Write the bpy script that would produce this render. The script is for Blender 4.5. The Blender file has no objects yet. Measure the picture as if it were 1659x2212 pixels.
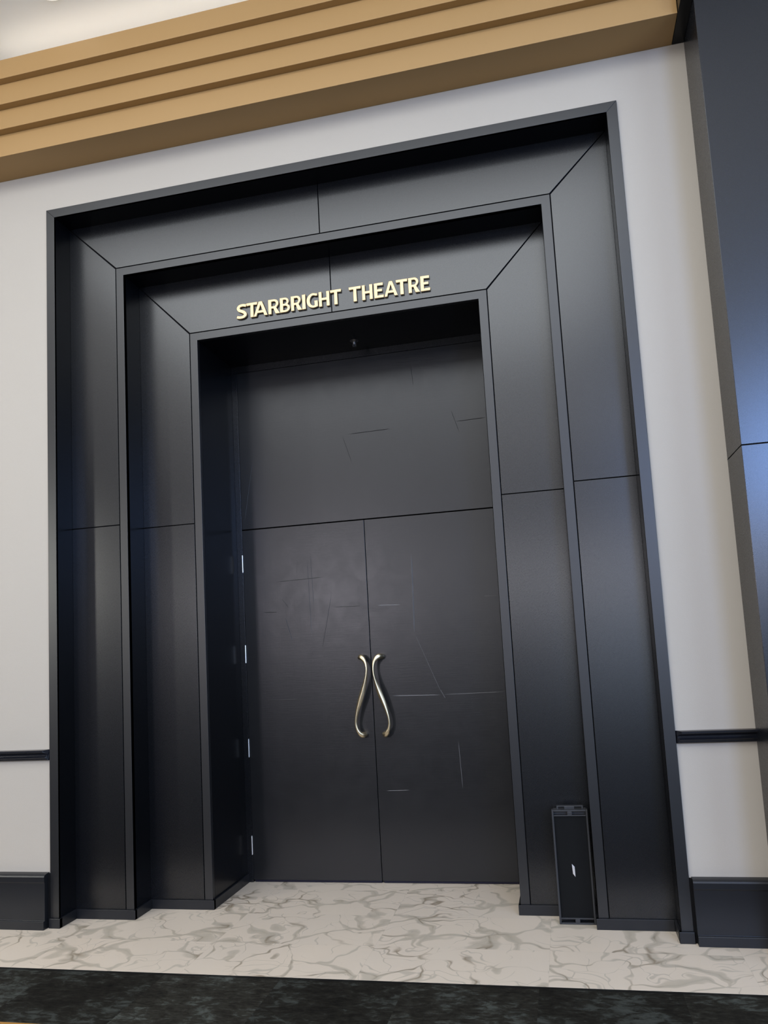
import bpy, bmesh, math, random
from mathutils import Vector, Matrix
random.seed(7)
C = bpy.context.scene.collection
PI = math.pi

# ------------------------------------------------------------------ dimensions (metres)
XO, ZO = 1.8186, 4.5337            # casing outer half width / height
CW = 0.0585                        # casing width
XA, ZA = XO - CW, ZO - CW          # outer opening
XB, ZB = 1.3643, 4.0918            # second opening
XC, ZC = 0.9437, 3.6591            # door niche
Y1, Y2, Y3 = 0.1654, 0.3615, 0.9034
TB = 0.0551                        # edge band width
KH, KT = 0.056, 0.013              # kick board
ZJ = 2.42                          # panel joint
XP, YP = 2.2059, -0.3052           # pier side plane / front plane
ZW = 4.8051                        # top of white wall
XE = 2.141                         # end of the gold moulding
WY = 0.012                         # wall surface
YM = -0.5515                       # marble / carpet line
ZCEIL = 5.62

# ------------------------------------------------------------------ material helpers
def mat(name):
    m = bpy.data.materials.new(name); m.use_nodes = True
    nt = m.node_tree
    return m, nt, nt.nodes['Principled BSDF']

def N(nt, typ, **kw):
    n = nt.nodes.new(typ)
    for k, v in kw.items():
        if k.startswith('i_'):
            n.inputs[k[2:].replace('_', ' ')].default_value = v
        else:
            setattr(n, k, v)
    return n

def ramp(nt, fac, stops):
    r = nt.nodes.new('ShaderNodeValToRGB')
    el = r.color_ramp.elements
    while len(el) < len(stops): el.new(0.5)
    for e, (p, c) in zip(el, stops):
        e.position = p; e.color = (c[0], c[1], c[2], 1) if not isinstance(c, float) else (c, c, c, 1)
    nt.links.new(fac, r.inputs[0])
    return r.outputs[0]

def mixc(nt, fac, a, b, mode='MIX'):
    m = nt.nodes.new('ShaderNodeMix'); m.data_type = 'RGBA'; m.blend_type = mode
    for sock, v in ((m.inputs[0], fac), (m.inputs[6], a), (m.inputs[7], b)):
        if hasattr(v, 'is_output'): nt.links.new(v, sock)
        elif isinstance(v, (tuple, list)): sock.default_value = (*v[:3], 1)
        else: sock.default_value = v
    return m.outputs[2]

def mth(nt, op, a, b=None, c=None):
    m = nt.nodes.new('ShaderNodeMath'); m.operation = op
    for i, v in enumerate((a, b, c)):
        if v is None: continue
        if hasattr(v, 'is_output'): nt.links.new(v, m.inputs[i])
        else: m.inputs[i].default_value = v
    return m.outputs[0]

def vm(nt, op, a, b=None):
    m = nt.nodes.new('ShaderNodeVectorMath'); m.operation = op
    for i, v in enumerate((a, b)):
        if v is None: continue
        if hasattr(v, 'is_output'): nt.links.new(v, m.inputs[i])
        else: m.inputs[i].default_value = v
    return m.outputs[0]

def pos(nt):
    return nt.nodes.new('ShaderNodeNewGeometry').outputs['Position']

def noise(nt, vec, scale, detail=3, rough=.5, dist=0.):
    n = N(nt, 'ShaderNodeTexNoise')
    n.inputs['Scale'].default_value = scale; n.inputs['Detail'].default_value = detail
    n.inputs['Roughness'].default_value = rough; n.inputs['Distortion'].default_value = dist
    nt.links.new(vec, n.inputs['Vector'])
    return n

def bump(nt, bsdf, h, strength, dist=.01):
    b = N(nt, 'ShaderNodeBump'); b.inputs['Strength'].default_value = strength; b.inputs['Distance'].default_value = dist
    nt.links.new(h, b.inputs['Height']); nt.links.new(b.outputs[0], bsdf.inputs['Normal'])

def satin_black(name, col, rough, bump_s=.0, stretch=(1, 1, 1), nscale=60, spec=.5, coat=0.):
    m, nt, b = mat(name)
    p = vm(nt, 'MULTIPLY', pos(nt), stretch)
    n1 = noise(nt, p, 3.0, 3)
    c = mixc(nt, n1.outputs[0], [v * .85 for v in col], [v * 1.15 for v in col])
    nt.links.new(c, b.inputs['Base Color'])
    n2 = noise(nt, p, nscale, 4, .6)
    r = mth(nt, 'MULTIPLY_ADD', n2.outputs[0], .06, rough - .03)
    nt.links.new(r, b.inputs['Roughness'])
    b.inputs['Specular IOR Level'].default_value = spec
    b.inputs['Coat Weight'].default_value = coat
    b.inputs['Coat Roughness'].default_value = .12
    if bump_s: bump(nt, b, n2.outputs[0], bump_s, .002)
    return m

M_PANEL = satin_black('satin_black_panel', (.0040, .0047, .0065), .27, .01, (1, 1, 1), 400, .78)
M_BAND = satin_black('satin_black_band', (.010, .0105, .012), .36, .02, (1, 1, 1), 400, .75)
M_REVEAL = satin_black('satin_black_reveal', (.0033, .0038, .0052), .25, .02, (1, 1, 1), 400, .36)
M_GAP = satin_black('black_joint', (.008, .008, .009), .8, 0, (1, 1, 1), 50, .1)
M_KICK = satin_black('kick_board_black', (.012, .013, .016), .33, .08, (1, 1, 1), 120, .5)
M_TRIM = satin_black('gloss_black_trim', (.010, .011, .016), .20, .03, (1, 1, 1), 200, .5)
M_PIER = satin_black('pier_black_panel', (.007, .0085, .012), .27, .03, (1, 1, 1), 400, .72)
M_SPK = satin_black('speaker_black_plastic', (.03, .031, .034), .45, .12, (1, 1, 1), 900, .5)
M_SEAL = satin_black('door_bottom_seal', (.008, .007, .02), .6, 0, (1, 1, 1), 50, .3)

# door leaves: black paint with dragged horizontal brush texture, long faint seams
def door_mat():
    m, nt, b = mat('painted_black_door')
    P = pos(nt)
    ph = vm(nt, 'MULTIPLY', P, (6, 1, 160)); pv = vm(nt, 'MULTIPLY', P, (120, 1, 3))
    nh = noise(nt, ph, 1.0, 5, .65); nv = noise(nt, pv, 1.0, 3, .5); n3 = noise(nt, P, 2.2, 3)
    nb = noise(nt, P, 9, 4, .6, .6)
    c = mixc(nt, n3.outputs[0], (.0075, .0078, .009), (.011, .0115, .013))
    nt.links.new(c, b.inputs['Base Color'])
    h = mth(nt, 'ADD', mth(nt, 'MULTIPLY', nh.outputs[0], .5), mth(nt, 'MULTIPLY', nv.outputs[0], .2))
    h = mth(nt, 'ADD', h, mth(nt, 'MULTIPLY', nb.outputs[0], .5))
    bump(nt, b, h, .13, .004)
    r = mth(nt, 'MULTIPLY_ADD', nb.outputs[0], .10, .27)
    nt.links.new(r, b.inputs['Roughness']); b.inputs['Specular IOR Level'].default_value = .52
    return m
M_DOOR = door_mat()
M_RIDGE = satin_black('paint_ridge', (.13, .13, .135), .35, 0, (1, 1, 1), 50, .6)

def wall_mat(name, col, bs=.12):
    m, nt, b = mat(name)
    P = pos(nt)
    n1 = noise(nt, P, .8, 2); n2 = noise(nt, P, 170, 3, .6)
    c = mixc(nt, n1.outputs[0], [v * .97 for v in col], [min(1, v * 1.03) for v in col])
    nt.links.new(c, b.inputs['Base Color']); b.inputs['Roughness'].default_value = .55
    b.inputs['Specular IOR Level'].default_value = .3
    bump(nt, b, n2.outputs[0], bs, .003)
    return m
M_WALL = wall_mat('warm_white_wall', (.43, .392, .338))
M_CEIL = wall_mat('ceiling_white', (.78, .765, .73), .03)
M_BACK = wall_mat('hall_wall_grey', (.22, .215, .22))
M_HALL = wall_mat('hall_side_wall', (.40, .39, .39))

def gold_paint():
    m, nt, b = mat('gold_painted_moulding')
    n1 = noise(nt, pos(nt), 1.5, 2); n2 = noise(nt, pos(nt), 250, 2)
    c = mixc(nt, n1.outputs[0], (.365, .222, .085), (.395, .243, .098))
    nt.links.new(c, b.inputs['Base Color']); b.inputs['Roughness'].default_value = .5
    bump(nt, b, n2.outputs[0], .04, .002)
    return m
M_GOLD = gold_paint()

def brass(name, col, rough):
    m, nt, b = mat(name)
    n = noise(nt, vm(nt, 'MULTIPLY', pos(nt), (60, 60, 8)), 1, 3)
    nt.links.new(mixc(nt, n.outputs[0], [v * .9 for v in col], col), b.inputs['Base Color'])
    b.inputs['Metallic'].default_value = 1.0
    nt.links.new(mth(nt, 'MULTIPLY_ADD', n.outputs[0], .08, rough), b.inputs['Roughness'])
    return m
M_BRASS = brass('brushed_brass_handle', (.74, .63, .44), .34)
M_LETTER = None
def letter_mat():
    m, nt, b = mat('pale_gold_letter')
    n = noise(nt, pos(nt), 40, 2)
    nt.links.new(mixc(nt, n.outputs[0], (.62, .46, .25), (.68, .52, .31)), b.inputs['Base Color'])
    b.inputs['Metallic'].default_value = .35; b.inputs['Roughness'].default_value = .35
    return m
M_LETTER = letter_mat()
M_STEEL = brass('satin_steel', (.75, .75, .76), .3)
M_BADGE = brass('silver_badge', (.9, .9, .92), .35)

def marble_mat():
    m, nt, b = mat('marble_look_floor_tile')
    P = pos(nt)
    sep = N(nt, 'ShaderNodeSeparateXYZ'); nt.links.new(P, sep.inputs[0])
    tx = mth(nt, 'DIVIDE', mth(nt, 'SUBTRACT', sep.outputs[0], .21), .9)
    ty = mth(nt, 'DIVIDE', mth(nt, 'SUBTRACT', sep.outputs[1], -.145), .45)
    ix = mth(nt, 'FLOOR', tx); iy = mth(nt, 'FLOOR', ty)
    fx = mth(nt, 'FRACT', tx); fy = mth(nt, 'FRACT', ty)
    comb = N(nt, 'ShaderNodeCombineXYZ'); nt.links.new(ix, comb.inputs[0]); nt.links.new(iy, comb.inputs[1])
    wn = N(nt, 'ShaderNodeTexWhiteNoise'); nt.links.new(comb.outputs[0], wn.inputs['Vector'])
    off = vm(nt, 'SCALE', wn.outputs['Color']); off.node.inputs['Scale'].default_value = 9.0
    p0 = vm(nt, 'ADD', P, off)
    d = noise(nt, p0, 3.4, 2, .5)
    dv = vm(nt, 'SCALE', vm(nt, 'SUBTRACT', d.outputs['Color'], (.5, .5, .5))); dv.node.inputs['Scale'].default_value = .50
    p1 = vm(nt, 'ADD', p0, dv)
    p1 = vm(nt, 'MULTIPLY', p1, (1.0, 1.35, 0))
    v = N(nt, 'ShaderNodeTexVoronoi'); v.feature = 'DISTANCE_TO_EDGE'; v.inputs['Scale'].default_value = 2.9
    nt.links.new(p1, v.inputs['Vector'])
    v2 = N(nt, 'ShaderNodeTexVoronoi'); v2.feature = 'DISTANCE_TO_EDGE'; v2.inputs['Scale'].default_value = 5.5
    nt.links.new(p1, v2.inputs['Vector'])
    mask = noise(nt, p0, 2.6, 3, .55); mask2 = noise(nt, vm(nt, 'ADD', p0, (7, 3, 0)), 3.0, 3, .6)
    # vein widths swell where the mask is high
    w = mth(nt, 'MULTIPLY_ADD', mask.outputs[0], .50, -.205)
    vein = mth(nt, 'SMOOTH_MAX', mth(nt, 'SUBTRACT', 1.0, mth(nt, 'DIVIDE', v.outputs[0], mth(nt, 'MAXIMUM', w, .016))), 0.0, .15)
    w2 = mth(nt, 'MULTIPLY_ADD', mask2.outputs[0], .24, -.112)
    vein2 = mth(nt, 'MAXIMUM', mth(nt, 'SUBTRACT', 1.0, mth(nt, 'DIVIDE', v2.outputs[0], mth(nt, 'MAXIMUM', w2, .001))), 0.0)
    f1 = mth(nt, 'MULTIPLY', ramp(nt, vein, [(0.0, 0.), (.3, .6), (.7, .75), (1.0, .95)]), ramp(nt, mask.outputs[0], [(.36, .0), (.46, .8), (1.0, 1.)]))
    f2 = ramp(nt, vein2, [(0.0, 0.), (.4, .55), (1.0, .8)])
    n5 = noise(nt, p0, 16, 4, .65)
    base = mixc(nt, noise(nt, p0, 1.6, 2).outputs[0], (.68, .585, .475), (.62, .545, .455))
    vc = mixc(nt, noise(nt, p0, 5, 3).outputs[0], (.38, .345, .28), (.42, .345, .24))
    vc = mixc(nt, mth(nt, 'MULTIPLY', n5.outputs[0], .7), vc, (.45, .425, .37))
    c = mixc(nt, f1, base, vc)
    c = mixc(nt, mth(nt, 'MULTIPLY', f2, .75), c, (.40, .365, .30))
    # dark accents along edge of swollen veins
    acc = ramp(nt, v.outputs[0], [(0.0, 1.), (.012, .6), (.03, 0.)])
    accm = ramp(nt, mask2.outputs[0], [(.5, 0.), (.62, .8)])
    c = mixc(nt, mth(nt, 'MULTIPLY', acc, accm), c, (.24, .19, .13))
    # tile joints
    def edge(f, wd):
        return mth(nt, 'LESS_THAN', mth(nt, 'MINIMUM', f, mth(nt, 'SUBTRACT', 1.0, f)), wd)
    j = mth(nt, 'MAXIMUM', edge(fx, .0008), edge(fy, .0016))
    c = mixc(nt, mth(nt, 'MULTIPLY', j, .2), c, (.25, .22, .18))
    nt.links.new(c, b.inputs['Base Color'])
    b.inputs['Roughness'].default_value = .34; b.inputs['Specular IOR Level'].default_value = .35
    return m
M_MARBLE = marble_mat()

def carpet_mat():
    m, nt, b = mat('mottled_charcoal_carpet')
    P = pos(nt)
    sep = N(nt, 'ShaderNodeSeparateXYZ'); nt.links.new(P, sep.inputs[0])
    ix = mth(nt, 'FLOOR', mth(nt, 'DIVIDE', mth(nt, 'SUBTRACT', sep.outputs[0], .46), .61))
    iy = mth(nt, 'FLOOR', mth(nt, 'DIVIDE', mth(nt, 'SUBTRACT', sep.outputs[1], YM), .61))
    comb = N(nt, 'ShaderNodeCombineXYZ'); nt.links.new(ix, comb.inputs[0]); nt.links.new(iy, comb.inputs[1])
    wn = N(nt, 'ShaderNodeTexWhiteNoise'); nt.links.new(comb.outputs[0], wn.inputs['Vector'])
    off = vm(nt, 'SCALE', wn.outputs['Color']); off.node.inputs['Scale'].default_value = 7.0
    p0 = vm(nt, 'ADD', P, off)
    ps = vm(nt, 'MULTIPLY', p0, (9, 17, 1))
    big = noise(nt, p0, 3.0, 3, .55); st = noise(nt, ps, 1.6, 6, .68, .5); st2 = noise(nt, vm(nt, 'MULTIPLY', p0, (20, 60, 1)), 1.5, 4, .7)
    s = mth(nt, 'ADD', mth(nt, 'MULTIPLY', big.outputs[0], .55), mth(nt, 'MULTIPLY', st.outputs[0], .75))
    c = ramp(nt, s, [(.46, (.010, .0092, .0082)), (.60, (.026, .0235, .0185)), (.69, (.045, .044, .036)), (.74, (.095, .104, .092)), (.82, (.14, .152, .138))])
    c = mixc(nt, .35, c, ramp(nt, st2.outputs[0], [(.3, (.004, .004, .004)), (.7, (.07, .066, .052))]))
    tint = mth(nt, 'MULTIPLY_ADD', wn.outputs['Value'], .9, .55)
    cc = N(nt, 'ShaderNodeCombineColor')
    for i in range(3): nt.links.new(tint, cc.inputs[i])
    c = mixc(nt, 1.0, c, cc.outputs[0], 'MULTIPLY')
    # ochre stripe running along the hall
    stripe = mth(nt, 'MULTIPLY', mth(nt, 'LESS_THAN', sep.outputs[1], -1.098), mth(nt, 'GREATER_THAN', sep.outputs[1], -1.16))
    c = mixc(nt, stripe, c, (.42, .23, .07))
    edge = mth(nt, 'GREATER_THAN', sep.outputs[1], YM - .022)
    c = mixc(nt, mth(nt, 'MULTIPLY', edge, .75), c, (.012, .012, .012))
    nt.links.new(c, b.inputs['Base Color']); b.inputs['Roughness'].default_value = .95
    b.inputs['Specular IOR Level'].default_value = .1
    fib = noise(nt, P, 700, 2)
    bump(nt, b, fib.outputs[0], .6, .004)
    return m
M_CARPET = carpet_mat()

def emis(name, col, s):
    m, nt, b = mat(name)
    b.inputs['Base Color'].default_value = (*col, 1)
    b.inputs['Emission Color'].default_value = (*col, 1); b.inputs['Emission Strength'].default_value = s
    return m
def grille_mat():
    m, nt, b = mat('speaker_grille_cloth')
    n = noise(nt, pos(nt), 900, 2)
    nt.links.new(mixc(nt, n.outputs[0], (.0015, .002, .002), (.005, .0055, .006)), b.inputs['Base Color'])
    b.inputs['Roughness'].default_value = .6; b.inputs['Specular IOR Level'].default_value = .2; bump(nt, b, n.outputs[0], .3, .002)
    return m
M_GRILLE = grille_mat()

# ------------------------------------------------------------------ mesh helpers
def add_box(bm, x0, x1, y0, y1, z0, z1):
    vs = [bm.verts.new((x, y, z)) for x in (x0, x1) for y in (y0, y1) for z in (z0, z1)]
    for f in ((0, 1, 3, 2), (4, 6, 7, 5), (0, 4, 5, 1), (2, 3, 7, 6), (0, 2, 6, 4), (1, 5, 7, 3)):
        bm.faces.new([vs[i] for i in f])

def add_prism(bm, pts, y0, y1):              # polygon in XZ extruded along Y
    a = [bm.verts.new((x, y0, z)) for x, z in pts]; b_ = [bm.verts.new((x, y1, z)) for x, z in pts]
    bm.faces.new(a); bm.faces.new(b_[::-1])
    n = len(pts)
    for i in range(n):
        bm.faces.new((a[i], b_[i], b_[(i + 1) % n], a[(i + 1) % n]))

def add_profile_x(bm, prof, x0, x1):         # polygon in YZ extruded along X
    a = [bm.verts.new((x0, y, z)) for y, z in prof]; b_ = [bm.verts.new((x1, y, z)) for y, z in prof]
    bm.faces.new(a[::-1]); bm.faces.new(b_)
    n = len(prof)
    for i in range(n):
        bm.faces.new((a[i], a[(i + 1) % n], b_[(i + 1) % n], b_[i]))

def obj(name, bm, m, parent=None, bevel=0., seg=2, smooth=False):
    bmesh.ops.recalc_face_normals(bm, faces=bm.faces)
    me = bpy.data.meshes.new(name); bm.to_mesh(me); bm.free()
    if smooth:
        for p in me.polygons: p.use_smooth = True
    me.materials.append(m)
    o = bpy.data.objects.new(name, me); C.objects.link(o)
    if parent:
        o.parent = parent; o.matrix_parent_inverse = Matrix.Translation(parent.location).inverted()
    if bevel:
        md = o.modifiers.new('bevel', 'BEVEL'); md.width = bevel; md.segments = seg; md.limit_method = 'ANGLE'
        md.angle_limit = math.radians(40)
    return o

def box(name, b6, m, parent=None, bevel=0., seg=2):
    bm = bmesh.new(); add_box(bm, *b6); return obj(name, bm, m, parent, bevel, seg)

def prism(name, pts, y0, y1, m, parent=None, bevel=0.):
    bm = bmesh.new(); add_prism(bm, pts, y0, y1); return obj(name, bm, m, parent, bevel)

def empty(name, loc):
    o = bpy.data.objects.new(name, None); C.objects.link(o); o.location = loc; o.empty_display_size = .1
    return o
def struct(o, label, cat):
    o['kind'] = 'structure'; o['label'] = label; o['category'] = cat; return o
def tag(o, label, cat, group=None):
    o['label'] = label; o['category'] = cat
    if group: o['group'] = group
    return o

# ------------------------------------------------------------------ floor, carpet, ceiling, hall
struct(box('floor', (-9, 9, YM, .95, -.05, 0), M_MARBLE), 'cream marble-look tile floor with grey-brown veins in front of the doors', 'floor')
tag(box('carpet', (-9, 9, -13, YM - .001, -.05, 0.0), M_CARPET), 'dark charcoal mottled carpet along the edge of the marble floor', 'carpet')
struct(box('ceiling', (-9, 9, -13, .3, ZCEIL, ZCEIL + .1), M_CEIL), 'white ceiling glowing above the gold moulding', 'ceiling')

def wall_front():
    bm = bmesh.new()
    pts = [(-9, 0), (-XA - .02, 0), (-XA - .02, ZA + .02), (XA + .02, ZA + .02), (XA + .02, 0), (XP + .0, 0), (XP + .0, ZCEIL), (-9, ZCEIL)]
    add_prism(bm, pts, WY, .14)
    return obj('wall_front', bm, M_WALL)
struct(wall_front(), 'white painted wall around the black doorway', 'wall')
struct(box('wall_left', (-9.1, -9, -13, .14, 0, ZCEIL), M_HALL), 'pale side wall of the hall far to the left', 'wall')
struct(box('wall_right', (9, 9.1, -13, .14, 0, ZCEIL), M_HALL), 'pale side wall of the hall far to the right', 'wall')
struct(box('wall_back', (-9, 9, -13.1, -13, 0, ZCEIL), M_BACK), 'grey wall on the far side of the hall', 'wall')

# ------------------------------------------------------------------ stepped portal
G = .0028
def u_shape(xo, zo, xi, zi, z0=0.):
    return [(-xo, z0), (-xi, z0), (-xi, zi), (xi, zi), (xi, z0), (xo, z0), (xo, zo), (-xo, zo)]

# casing flat on the wall
cas = struct(empty('trim_1', (0, 0, 0)), 'narrow satin black casing framing the whole doorway on the white wall', 'door casing')
for s in (-1, 1):
    pts = [(s * XO, KH), (s * XA, KH), (s * XA, ZA), (s * XO, ZO)]
    prism('side_casing', pts, 0, WY + .004, M_BAND, cas, .0015)
    a, b_ = sorted((s * (XO + .002), s * (XA - KT)))
    box('kick_block', (a, b_, -KT, WY + .003, 0, KH), M_KICK, cas, .002)
prism('head_casing', [(-XO, ZO), (-XA, ZA), (XA, ZA), (XO, ZO)], 0, WY + .004, M_BAND, cas, .0015)

def ring(idx, y0, y1, xo, zo, xi, zi, label, seam):
    """one step of the portal: reveals from y0 back to y1 and the flat face at y1"""
    t = struct(empty('trim_%d' % idx, (0, y1, 0)), label, 'door surround')
    for s in (-1, 1):                                  # reveals
        a, b_ = sorted((s * xo, s * (xo + .02)))
        box('side_reveal', (a, b_, y0 + .001, y1 + .012, 0, zo), M_REVEAL, t)
    box('soffit_reveal', (-xo - .02, xo + .02, y0 + .001, y1 + .012, zo, zo + .02), M_REVEAL, t)
    bt, zt = xi + TB, zi + TB
    # backing seen only as dark lines in the joints
    prism('backing', u_shape(xo, zo, xi + .006, zi + .006), y1 + .010, y1 + .03, M_GAP, t)
    for s in (-1, 1):
        lo = [(s * (xo), KH), (s * (bt + G), KH), (s * (bt + G), ZJ - G), (s * (xo), ZJ - G)]
        prism('face_panel', lo, y1, y1 + .011, M_PANEL, t, .001)
        e = G * 1.4
        up = [(s * (xo), ZJ + G), (s * (bt + G), ZJ + G), (s * (bt + G), zt - e), (s * xo, zo - e)]
        prism('face_panel', up, y1, y1 + .011, M_PANEL, t, .001)
        hd = [(s * G, zt + G), (s * (bt - e), zt + G), (s * (xo - e), zo), (s * G, zo)]
        prism('header_panel', hd, y1, y1 + .011, M_PANEL, t, .001)
    prism('edge_band', u_shape(bt - G, zt - G, xi, zi, KH), y1 - .001, y1 + .03, M_BAND, t, .0015)
    for s in (-1, 1):                                  # kick boards wrap reveal and face
        a, b_ = sorted((s * (xo - KT), s * xo)); box('kick_board', (a, b_, y0 - KT + .001, y1, 0, KH), M_KICK, t, .0015)
        a, b_ = sorted((s * (xi - KT), s * (xo - KT - .0005))); box('kick_board', (a, b_, y1 - KT, y1 + .01, 0, KH), M_KICK, t, .0015)
    return t
ring(2, 0, Y1, XA, ZA, XB, ZB, 'outer stepped black panel surround just inside the casing', 0)
ring(3, Y1, Y2, XB, ZB, XC, ZC, 'inner stepped black panel surround behind the gold lettering', 0)

# door niche
niche = struct(empty('trim_4', (0, Y3, 0)), 'black door frame and deep side linings of the door niche', 'door frame')
FR = XC - .9015
for s in (-1, 1):
    a, b_ = sorted((s * XC, s * (XC + .02)))
    box('side_lining', (a, b_, Y2 + .031, Y3 + .06, 0, ZC), M_REVEAL, niche)
    a, b_ = sorted((s * (XC - KT), s * XC)); box('kick_board', (a, b_, Y2 - KT + .001, Y3 - .003, 0, KH), M_KICK, niche, .0015)
    a, b_ = sorted((s * (.9015 + .0015), s * XC)); box('door_jamb', (a, b_, Y3 - .002, Y3 + .06, 0, ZC - .052), M_PANEL, niche, .001)
box('head_lining', (-XC - .02, XC + .02, Y2 + .031, Y3 + .06, ZC, ZC + .02), M_REVEAL, niche)
box('door_head', (-XC, XC, Y3 - .002, Y3 + .06, ZC - .05, ZC), M_PANEL, niche, .001)
box('stop', (-XC, XC, Y3 + .05, Y3 + .07, 0, ZC), M_GAP, niche)

def ridge(bm, x0, z0, x1, z1, w=.0022, h=.0007):
    d = Vector((x1 - x0, 0, z1 - z0)); L = d.length; d.normalize(); n = Vector((-d.z, 0, d.x))
    a = Vector((x0, Y3, z0)); b_ = Vector((x1, Y3, z1)); up = Vector((0, -h, 0))
    m_ = (a + b_) / 2
    va = bm.verts.new(a); vb = bm.verts.new(b_)
    l = bm.verts.new(m_ + n * w); r = bm.verts.new(m_ - n * w); t1 = bm.verts.new(a + d * L * .15 + up); t2 = bm.verts.new(b_ - d * L * .15 + up)
    l1 = bm.verts.new(a + d * L * .15 + n * w); r1 = bm.verts.new(a + d * L * .15 - n * w)
    l2 = bm.verts.new(b_ - d * L * .15 + n * w); r2 = bm.verts.new(b_ - d * L * .15 - n * w)
    for f in ((va, l1, t1), (va, t1, r1), (l1, l, l2, t2, t1), (t1, t2, r2, r, r1), (vb, t2, l2), (vb, r2, t2)):
        bm.faces.new(f)

def leaf(name, x0, x1, z0, z1, ridges, label, cat='door'):
    bm = bmesh.new(); add_box(bm, x0, x1, Y3, Y3 + .045, z0, z1)
    o = obj(name, bm, M_DOOR, None, .0015)
    struct(o, label, cat)
    if ridges:
        bm = bmesh.new()
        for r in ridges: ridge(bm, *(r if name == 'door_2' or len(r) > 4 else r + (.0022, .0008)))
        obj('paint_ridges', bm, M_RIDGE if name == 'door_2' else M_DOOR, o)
    return o
XS = .005
dL = leaf('door_1', -.9015, XS - .002, .016, 2.4365,
          [(-.764, 1.225, -.52, 1.222), (-.757, 1.84, -.653, 1.837), (-.24, 1.845, -.05, 1.842), (-.655, 2.05, -.30, 2.06), (-.42, 2.2, -.41, 1.65, .001), (-.395, 2.22, -.385, 1.85, .001), (-.60, 1.80, -.55, 1.62, .0012), (-.25, 1.95, -.34, 1.55, .001), (-.62, 1.93, -.57, 1.86, .001)],
          'left leaf of the black double door with steel hinges along its edge')
dR = leaf('door_2', XS + .002, .9015, .016, 2.4365,
          [(.326, 2.177, .316, 1.635, .0050, .004), (.316, 1.635, .48, 1.216, .001), (.139, 1.221, .47, 1.214), (.49, 1.215, .894, 1.217, .0012), (.069, 1.836, .231, 1.831), (.569, .911, .579, .60, .0015), (.066, .597, .224, .598, .0014), (.80, 1.85, .895, 1.85, .001), (.47, 1.25, .50, 1.19, .0012)],
          'right leaf of the black double door with a long vertical paint ridge')
dT = leaf('trim_5', -.9015, .9015, 2.4435, ZC - .052,
          [(-.077, 3.057, .235, 3.062), (.692, 3.060, .898, 3.064), (.66, 3.15, .71, 2.98, .001), (.40, 3.50, .41, 3.35, .001), (-.12, 3.05, -.06, 2.85, .001), (-.80, 2.95, -.88, 2.5, .001)],
          'wide blank black transom panel above the double door', 'transom panel')
for o, a, b_ in ((dL, -.9015, XS - .002), (dR, XS + .002, .9015)):
    box('bottom_seal', (a + .01, b_ - .002, Y3 + .004, Y3 + .03, .004, .0155), M_SEAL, o)

# hinges
def tube_z(bm, x, y, z0, z1, r, seg=16):
    bmesh.ops.create_cone(bm, cap_ends=True, segments=seg, radius1=r, radius2=r, depth=z1 - z0,
                          matrix=Matrix.Translation((x, y, (z0 + z1) / 2)))
for zc in (2.195, 1.554, .903, .247):
    bm = bmesh.new()
    k = 5; L = .118 / k
    for i in range(k):
        tube_z(bm, -.903, Y3 - .0065, zc - .059 + i * L + .0006, zc - .059 + (i + 1) * L - .0006, .0062)
    tube_z(bm, -.903, Y3 - .0065, zc - .063, zc + .063, .0048)
    obj('hinge', bm, M_STEEL, dL)

# ------------------------------------------------------------------ S-curved pull handles
def catmull(P, n):
    out = []
    for i in range(len(P) - 1):
        p0 = P[max(i - 1, 0)]; p1 = P[i]; p2 = P[i + 1]; p3 = P[min(i + 2, len(P) - 1)]
        for k in range(n):
            t = k / n
            out.append(tuple(.5 * ((2 * p1[j]) + (-p0[j] + p2[j]) * t + (2 * p0[j] - 5 * p1[j] + 4 * p2[j] - p3[j]) * t * t + (-p0[j] + 3 * p1[j] - 3 * p2[j] + p3[j]) * t ** 3) for j in range(len(p1))))
    out.append(tuple(P[-1])); return out
# (offset from door centre line, depth in front of the door, z, half width in plane, half thickness, sharpness)
HP = [(.0760, -.001, 1.4860, .0135, .0135, 0), (.0745, .014, 1.4880, .0175, .0160, 0), (.0700, .034, 1.4900, .0190, .0170, 0),
      (.0600, .048, 1.4900, .0190, .0165, 0), (.0450, .058, 1.4780, .0160, .0130, 0), (.0310, .063, 1.4560, .0115, .0110, .1),
      (.0245, .066, 1.4260, .0085, .0110, .3), (.0245, .068, 1.3900, .0080, .0120, .5), (.0320, .070, 1.3450, .0105, .0130, .8),
      (.0460, .071, 1.2950, .0150, .0135, 1.), (.0620, .071, 1.2450, .0180, .0135, 1.), (.0800, .070, 1.1950, .0175, .0130, 1.),
      (.0970, .068, 1.1450, .0140, .0125, .8), (.1100, .066, 1.0950, .0105, .0115, .5), (.1150, .063, 1.0500, .0090, .0110, .2),
      (.1090, .060, 1.0130, .0110, .0115, .1), (.0960, .054, .9870, .0150, .0140, 0), (.0830, .043, .9740, .0190, .0170, 0),
      (.0745, .030, .9710, .0200, .0180, 0), (.0705, .014, .9720, .0180, .0165, 0), (.0695, -.001, .9730, .0140, .0140, 0)]
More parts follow.
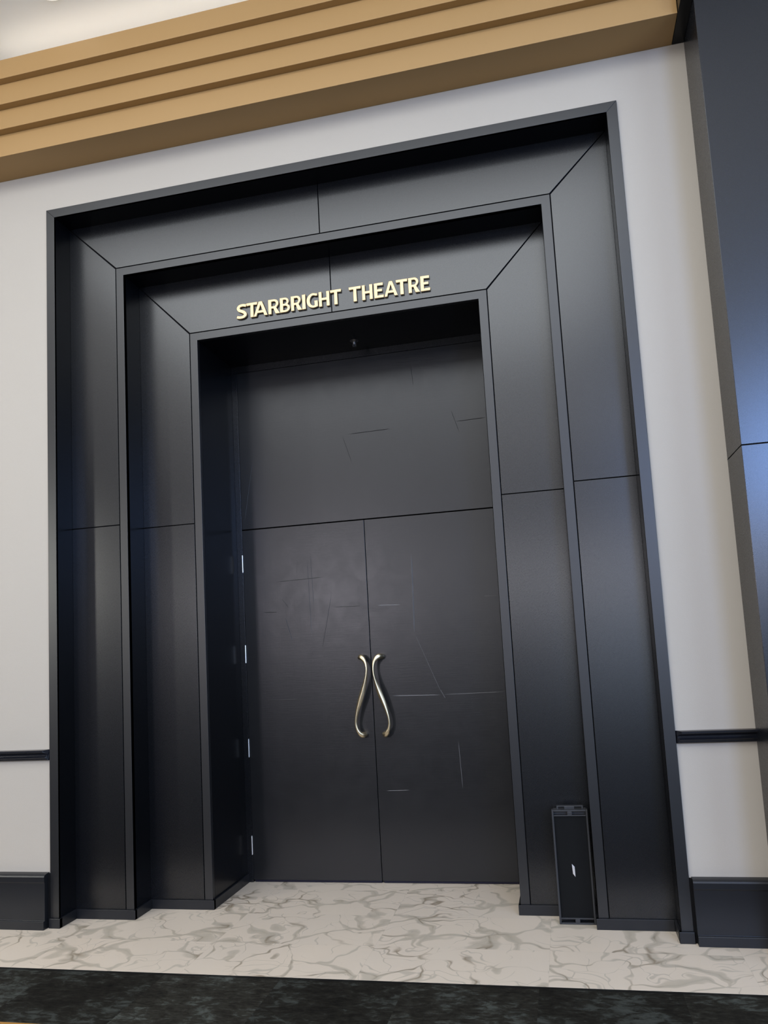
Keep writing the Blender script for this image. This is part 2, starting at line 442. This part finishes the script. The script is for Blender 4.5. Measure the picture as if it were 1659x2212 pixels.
def handle_bm(s):
    S = catmull(HP, 5); bm = bmesh.new(); rings = []
    pts = [Vector((XS + .005 + s * p[0], Y3 - p[1], p[2])) for p in S]
    for i, p in enumerate(S):
        a = pts[max(i - 1, 0)]; b_ = pts[min(i + 1, len(pts) - 1)]; t = (b_ - a).normalized()
        dep = Vector((0, -1, 0)); dep = dep - t * dep.dot(t)
        if dep.length < .35:
            dep = Vector((0, 0, 1)) - t * t.z
        dep.normalize()
        if i and rings_dep.dot(dep) < 0: dep = -dep
        if i: dep = (rings_dep * .6 + dep * .4); dep = (dep - t * dep.dot(t)).normalized()
        rings_dep = dep
        side = t.cross(dep)
        vs = []
        for k in range(24):
            an = 2 * PI * k / 24; c, sn = math.cos(an), math.sin(an)
            q = 1 + p[5] * .0
            e = 1.0 + .75 * p[5]       # >1 pulls the section toward a lens with ridges
            cx = math.copysign(abs(c) ** (e * .9), c); sy = math.copysign(abs(sn) ** e, sn)
            vs.append(bm.verts.new(pts[i] + side * cx * max(p[3], .003) + dep * sy * max(p[4], .003)))
        rings.append(vs)
    for r0, r1 in zip(rings, rings[1:]):
        for k in range(24):
            bm.faces.new((r0[k], r0[(k + 1) % 24], r1[(k + 1) % 24], r1[k]))
    bm.faces.new(rings[0]); bm.faces.new(rings[-1][::-1])
    return bm
for s, d in ((-1, dL), (1, dR)):
    h = obj('pull_handle', handle_bm(s), M_BRASS, d, smooth=True); h['label'] = 'brushed brass S-curved pull handle'

# ------------------------------------------------------------------ raised lettering
def stroke_outline(path):            # path: (x, z, halfwidth)
    Lp, Rp = [], []
    for i, p in enumerate(path):
        a = path[max(i - 1, 0)]; b_ = path[min(i + 1, len(path) - 1)]
        dx, dz = b_[0] - a[0], b_[1] - a[1]; L = math.hypot(dx, dz) or 1; nx, nz = -dz / L, dx / L
        Lp.append((p[0] + nx * p[2], p[1] + nz * p[2])); Rp.append((p[0] - nx * p[2], p[1] - nz * p[2]))
    return Lp + Rp[::-1]
def arc(cx, cz, rx, rz, a0, a1, n=14):
    return [(cx + rx * math.cos(math.radians(a0 + (a1 - a0) * i / n)), cz + rz * math.sin(math.radians(a0 + (a1 - a0) * i / n))) for i in range(n + 1)]
# every letter drawn in a unit box: x 0..1, z 0..1 ; list of closed loops (inner loops are holes)
def glyphs(ch, w):
    k = .205 / w * .1 / .1      # stem width in x units so all stems match  (w = letter width / height)
    st = .21 / w; hz = .165
    if ch == 'I': return [[(.0, 0), (1, 0), (.93, .5), (1, 1), (0, 1), (.07, .5)]]
    if ch == 'T':
        a, b_ = .5 - st / 2, .5 + st / 2
        return [[(a - .01, 0), (b_ + .01, 0), (b_ - .005, 1 - hz), (.97, 1 - hz - .02), (1, 1), (0, 1), (.03, 1 - hz - .02), (a + .005, 1 - hz)]]
    if ch == 'H':
        return [[(0, 0), (st, 0), (st - .01, .42), (1 - st + .01, .42), (1 - st, 0), (1, 0), (.985, .5), (1, 1), (1 - st, 1), (1 - st + .01, .42 + hz - .01), (st - .01, .42 + hz - .01), (st, 1), (0, 1), (.015, .5)]]
    if ch == 'E':
        return [[(0, 0), (.98, 0), (1, hz + .02), (st, hz), (st, .43), (.84, .42), (.84, .59), (st, .58), (st, 1 - hz), (.95, 1 - hz - .02), (.95, 1), (0, 1)]]
    if ch == 'A':
        s2 = st * .95
        return [[(0, 0), (s2 * .92, 0), (.27, .22), (.70, .22), (1 - s2 * 1.1, 0), (1, 0), (.63, 1), (.38, 1)],
                [(.335, .37), (.50, .80), (.645, .37)]]
    if ch == 'R':
        out = [(0, 0), (st, 0), (st, .38), (.45, .38), (.80 - st * .62, 0), (1.02, 0), (.70, .42)] + \
              arc(.52, .715, .40, .285, -55, 90)[1:] + [(0, 1)]
        hole = [(st, .53), (st, .855)] + arc(.50, .693, .19, .162, 90, -90)
        return [out, hole]
    if ch == 'B':
        out = [(0, 0)] + arc(.55, .285, .45, .285, -90, 62) + arc(.50, .745, .40, .255, -38, 90) + [(0, 1)]
        h1 = [(st, .14), (st, .435)] + arc(.50, .288, .24, .148, 90, -90)
        h2 = [(st, .585), (st, .86)] + arc(.48, .722, .19, .138, 90, -90)
        return [out, h1, h2]
    if ch == 'S':
        hw = .095
        P = [(.92, .865, hw), (.74, .905, hw), (.55, .915, hw * .95), (.32, .88, hw), (.185, .74, hw * 1.1), (.27, .60, hw * 1.1), (.50, .505, hw * 1.1), (.74, .40, hw * 1.1), (.825, .255, hw * 1.1), (.70, .13, hw), (.45, .085, hw * .95), (.22, .10, hw), (.05, .15, hw)]
        return [stroke_outline2(catmull(P, 5), w)]
    if ch == 'G':
        hw = .095
        out = [(.97, .80), (.97, .955)] + arc(.60, .50, .60, .50, 68, 270, 22) + [(.80, .02), (1.0, .07), (1.0, .47), (1.0 - st * 1.25, .47), (1.0 - st * 1.05, .42), (1.0 - st * 1.05, .185)] + \
              [(.74, .165)] + arc(.62, .50, .62 - st * 1.05, .345, 285, 62, 22)
        return [out]
def stroke_outline2(path, w):        # widths measured in height units, x squeezed by w
    o = stroke_outline([(x * w, z, h) for x, z, h in path])
    return [(x / w, z) for x, z in o]
LET = [('S', -.652, -.576), ('T', -.580, -.503), ('A', -.530, -.434), ('R', -.427, -.350), ('B', -.346, -.278), ('R', -.270, -.197), ('I', -.194, -.170), ('G', -.163, -.088), ('H', -.080, -.008), ('T', -.003, .072),
       ('T', .122, .203), ('H', .209, .279), ('E', .289, .351), ('A', .355, .441), ('T', .432, .507), ('R', .512, .583), ('E', .590, .650)]
sign = tag(empty('sign_lettering', (0, Y2, 3.756)), 'raised pale gold letters reading STARBRIGHT THEATRE above the door niche', 'sign')
LZ0, LH = 3.7565, .099
for ch, a, b_ in LET:
    w = (b_ - a) / LH
    cu = bpy.data.curves.new('letter', 'CURVE'); cu.dimensions = '2D'; cu.fill_mode = 'BOTH'
    cu.extrude = .0045; cu.bevel_depth = .0022; cu.bevel_resolution = 2; cu.offset = -.0017
    for loop in glyphs(ch, w):
        sp = cu.splines.new('POLY'); sp.points.add(len(loop) - 1); sp.use_cyclic_u = True
        for q, (x, z) in zip(sp.points, loop): q.co = (x * (b_ - a), z * LH, 0, 1)
    tmp = bpy.data.objects.new('tmp', cu); C.objects.link(tmp)
    me = bpy.data.meshes.new_from_object(tmp.evaluated_get(bpy.context.evaluated_depsgraph_get()))
    bpy.data.objects.remove(tmp)
    me.name = 'letter'; me.materials.clear(); me.materials.append(M_LETTER)
    me.transform(Matrix.Rotation(PI / 2, 4, 'X'))
    me.transform(Matrix.Translation((a, Y2 - .0085, LZ0)))
    o = bpy.data.objects.new('letter', me); C.objects.link(o); o.parent = sign
    o.matrix_parent_inverse = Matrix.Translation(sign.location).inverted()

# ------------------------------------------------------------------ chair rail and baseboards
RT, RB = 1.0432, .979
RAIL = [(WY, RB), (-.006, RB), (-.010, RB + .006), (-.010, RB + .010), (-.014, RB + .0125), (-.019, RB + .017), (-.0195, RB + .021), (-.012, RB + .0245),
        (-.008, RB + .029), (-.008, RB + .036), (-.014, RB + .043), (-.026, RB + .0475), (-.030, RB + .051), (-.030, RB + .0585), (-.024, RB + .062), (WY, RT - .001)]
def rail(name, x0, x1, cut, label):
    bm = bmesh.new(); add_profile_x(bm, RAIL, x0, x1)
    for v in bm.verts:            # small return mitre at the casing end
        if cut < 0 and abs(v.co.x - x0) < 1e-6: v.co.x += max(0, -v.co.y) * .9
        if cut > 0 and abs(v.co.x - x1) < 1e-6: v.co.x -= max(0, -v.co.y) * .9
    return struct(obj(name, bm, M_TRIM), label, 'chair rail')
rail('trim_6', -9, -XO - .0005, 1, 'black moulded chair rail on the wall left of the doorway')
rail('trim_7', XO + .0005, XP, -1, 'black moulded chair rail on the wall between doorway and black pier')
BB = [(WY, 0), (-.047, 0), (-.047, .047), (-.044, .050), (-.035, .050), (-.035, .266), (-.038, .268), (-.040, .272), (-.040, .300), (-.036, .308), (-.028, .3125), (-.016, .3150), (WY, .3176)]
def base(name, x0, x1, label):
    bm = bmesh.new(); add_profile_x(bm, BB, x0, x1)
    o = struct(obj(name, bm, M_KICK, None, .0015), label, 'baseboard')
    a, b_ = (x1 - .001, x1 + .0118) if x1 < 0 else (x0 - .0118, x0 + .001)
    box('gap_shade_strip', (a, b_, -.002, WY + .001, 0, .312), M_GAP, o)  # black strip stands in for the shade in the gap beside the casing
    return o
base('baseboard_left', -9, -XO - .012, 'tall black baseboard left of the doorway')
base('baseboard_right', XO + .012, XP, 'tall black baseboard right of the doorway')

# ------------------------------------------------------------------ gold stepped moulding
crown = struct(empty('trim_8', (0, 0, ZW)), 'gold painted moulding with four overhanging steps above the white wall', 'crown moulding')
steps = [(ZW, 4.952, -.2174), (4.952, 5.082, -.266), (5.082, 5.216, -.312), (5.216, 5.343, -.356)]
for z0, z1, y in steps:
    box('moulding_step', (-9, XE, y, WY - .0005 if z0 == ZW else -.06, z0 + (.0002 if z0 > ZW else 0), z1), M_GOLD, crown, .002)

# black beam end and pier at the right
pier = struct(empty('wall_right_pier', (XP, YP, 0)), 'projecting pier clad in satin blue-black panels at the right edge', 'pier')
pier.name = 'trim_9'
for z0, z1 in ((KH, ZJ + .006 - G), (ZJ + .006 + G, ZCEIL)):
    box('side_panel', (XP, XP + .02, YP + .0012, WY, z0, z1), M_PIER, pier, .001)
    box('front_panel', (XP + .0012, 4.2, YP, YP + .02, z0, z1), M_PIER, pier, .001)
box('backing', (XP + .006, 4.2, YP + .006, WY, 0, ZCEIL), M_GAP, pier)
box('kick_board', (XP + .001, 4.2, YP - KT, YP + .0, 0, KH), M_KICK, pier, .0015)
struct(box('trim_10', (XE + .002, XP - .001, YP + .001, WY - .001, ZW, ZCEIL), M_REVEAL, None, .001), 'black bulkhead closing the end of the gold moulding beside the pier', 'bulkhead')

# ------------------------------------------------------------------ sprinkler in the niche ceiling
spx, spy = .045, .73
spr = tag(empty('fire_sprinkler', (spx, spy, ZC)), 'small chrome fire sprinkler on the dark niche ceiling above the doors', 'sprinkler')
def disc(name, r0, r1, z0, z1, m, parent, x, y, seg=24):
    bm = bmesh.new()
    bmesh.ops.create_cone(bm, cap_ends=True, segments=seg, radius1=r0, radius2=r1, depth=z1 - z0, matrix=Matrix.Translation((x, y, (z0 + z1) / 2)))
    return obj(name, bm, m, parent, smooth=False)
M_SPR = brass('dull_chrome', (.16, .16, .17), .4)
disc('escutcheon', .016, .030, ZC - .010, ZC, M_SPR, spr, spx, spy)
disc('body', .009, .011, ZC - .028, ZC - .010, M_SPR, spr, spx, spy)
disc('deflector', .014, .014, ZC - .042, ZC - .040, M_SPR, spr, spx, spy, 12)
bm = bmesh.new()
for s in (-1, 1): add_box(bm, spx + s * .010 - .0015, spx + s * .010 + .0015, spy - .0015, spy + .0015, ZC - .041, ZC - .020)
obj('yoke', bm, M_SPR, spr)

# ------------------------------------------------------------------ black box loudspeaker standing on end
SX0, SX1, SY0, SY1, SH = 1.157, 1.352, .222, .347, .605
spk = tag(empty('loudspeaker', ((SX0 + SX1) / 2, SY0, 0)), 'slim black loudspeaker standing on end against the right side of the surround', 'loudspeaker')
box('cabinet', (SX0 + .006, SX1 - .006, SY0 + .030, SY1, .012, SH - .012), M_SPK, spk, .004)
bm = bmesh.new()
iz0, iz1 = .034, SH - .034
add_box(bm, SX0, SX0 + .011, SY0, SY0 + .04, 0, SH)                       # side rails
add_box(bm, SX1 - .011, SX1, SY0, SY0 + .04, 0, SH)
for z0, z1 in ((0, .009), (SH - .009, SH), (iz0 - .006, iz0), (iz1, iz1 + .006)):
    add_box(bm, SX0 + .0105, SX1 - .0105, SY0 + .0004, SY0 + .04, z0, z1)
cx = (SX0 + SX1) / 2
for z0, z1 in ((.0085, iz0 - .0055), (iz1 + .0055, SH - .0085)):
    add_box(bm, cx - .013, cx + .013, SY0 + .0008, SY0 + .03, z0, z1)
obj('front_frame', bm, M_SPK, spk, .0022)
gr = box('grille', (SX0 + .0105, SX1 - .0105, SY0 + .012, SY0 + .030, iz0, iz1), M_GRILLE, spk)
bm = bmesh.new()                                                          # carry handle on top
hx0, hx1 = SX0 + .028, SX1 - .022
add_box(bm, hx0, hx1, SY0 + .030, SY0 + .060, SH + .010, SH + .016)
add_box(bm, hx0, hx0 + .010, SY0 + .030, SY0 + .060, SH - .013, SH + .012)
add_box(bm, hx1 - .010, hx1, SY0 + .030, SY0 + .060, SH - .013, SH + .012)
add_box(bm, cx - .028, cx + .028, SY0 + .026, SY0 + .064, SH - .013, SH + .014)
obj('carry_handle', bm, M_SPK, spk, .002)
bd = prism('badge', [(1.2455, .3155), (1.2595, .3005), (1.2605, .2470), (1.2480, .2640)], SY0 + .008, SY0 + .0125, M_BADGE, None, .0006)
bd.parent = gr; bd.matrix_parent_inverse = Matrix.Translation(spk.location).inverted() @ Matrix.Translation(spk.location)
bd['label'] = 'small slanted silver badge'

# ------------------------------------------------------------------ recessed downlight in the ceiling
DX, DY = -1.452, -.47
dl = tag(empty('recessed_downlight', (DX, DY, ZCEIL)), 'small round white recessed downlight in the ceiling above the gold moulding', 'downlight')
bm = bmesh.new()
rp = [(.075, 0), (.078, -.004), (.070, -.008), (.058, -.003), (.055, 0)]
segs = 40
rr = [[bm.verts.new((DX + r * math.cos(2 * PI * k / segs), DY + r * math.sin(2 * PI * k / segs), ZCEIL + z)) for k in range(segs)] for r, z in rp]
for r0, r1 in zip(rr, rr[1:]):
    for k in range(segs): bm.faces.new((r0[k], r0[(k + 1) % segs], r1[(k + 1) % segs], r1[k]))
obj('trim_ring', bm, emis('lit_white_ring', (.95, .93, .88), .35), dl, smooth=True)
disc('lens', .055, .055, ZCEIL - .0035, ZCEIL - .0005, emis('downlight_lens', (1, .93, .82), 6.0), dl, DX, DY, 40)

# ------------------------------------------------------------------ lights
def area(name, loc, target, sx, sy, power, col, spread=PI, shape='RECTANGLE'):
    l = bpy.data.lights.new(name, 'AREA'); l.shape = shape; l.size = sx; l.size_y = sy; l.energy = power; l.color = col; l.spread = spread
    o = bpy.data.objects.new(name, l); C.objects.link(o); o.location = loc
    o.rotation_euler = (Vector(target) - Vector(loc)).to_track_quat('-Z', 'Y').to_euler()
    return o
area('cove_strip', (.05, -.16, 5.39), (.05, -.24, 6.0), 4.3, .03, 3.6, (1, .95, .86))
area('hall_ceiling_near', (-.55, -3.5, 5.5), (-.55, -3.1, 0), 5.4, 3.2, 205, (.91, .96, 1.0))
area('ceiling_fill_uplight', (-.5, -6.0, 4.9), (-.5, -6.0, 6.0), 13, 9, 330, (.98, .98, 1.0))  # unseen fill lamp, added to brighten the ceiling reflected in the black panels
area('hall_ceiling_far', (0, -9.5, 5.5), (0, -8.0, 0), 9, 2, 120, (1, .97, .94))
area('clerestory_windows', (0, -12.8, 2.95), (0, 0, 2.9), 15, .9, 290, (.98, .96, 1.0))
area('window_daylight', (6.0, -11.5, 4.6), (2.2, 0, 2.4), 2.6, 1.9, 430, (.30, .50, 1.0))
area('side_daylight', (8.2, -6.0, 1.9), (0, 0, 1.6), 3.5, 2.4, 255, (.58, .76, 1.0))
area('entrance_glazing', (2.9, -12.85, 1.35), (2.3, 0, 1.4), 3.0, 2.2, 48, (.62, .78, 1.0))
area('hall_lamp_left', (-6.6, -4.9, 2.9), (-1.3, .3, 2.2), .35, 1.3, 110, (1.0, .99, .90))
area('hall_lamp_far_left', (-4.1, -12.3, 2.9), (-.5, 0, 2.0), 0.7, .9, 150, (.94, .88, 1.0))
w = bpy.data.worlds.new('World'); bpy.context.scene.world = w; w.use_nodes = True
w.node_tree.nodes['Background'].inputs[0].default_value = (.6, .65, .75, 1); w.node_tree.nodes['Background'].inputs[1].default_value = .05

# ------------------------------------------------------------------ camera
cam = bpy.data.cameras.new('camera'); co = bpy.data.objects.new('camera', cam); C.objects.link(co)
co.location = (1.2924, -4.2288, 1.5529)
yaw, pitch, roll = .208998, .109485, -.055429
cy, sy = math.cos(yaw), math.sin(yaw); cp, sp = math.cos(pitch), math.sin(pitch); cr, sr = math.cos(roll), math.sin(roll)
F = Vector((-sy * cp, cy * cp, sp)); Rr = Vector((cy, sy, 0)); U = Rr.cross(F)
r2 = cr * Rr + sr * U; u2 = -sr * Rr + cr * U
co.matrix_world = Matrix(((r2.x, u2.x, -F.x, co.location.x), (r2.y, u2.y, -F.y, co.location.y), (r2.z, u2.z, -F.z, co.location.z), (0, 0, 0, 1)))
cam.sensor_fit = 'VERTICAL'; cam.sensor_height = 36.0; cam.lens = 1661.7244 / 2212 * 36
cam.shift_x = -21.8541 / 2212; cam.shift_y = 106.7783 / 2212; cam.clip_start = .05; cam.clip_end = 100
bpy.context.scene.camera = co
vs = bpy.context.scene.view_settings
vs.view_transform = 'Standard'; vs.look = 'None'; vs.exposure = 0.12; vs.gamma = 0.9
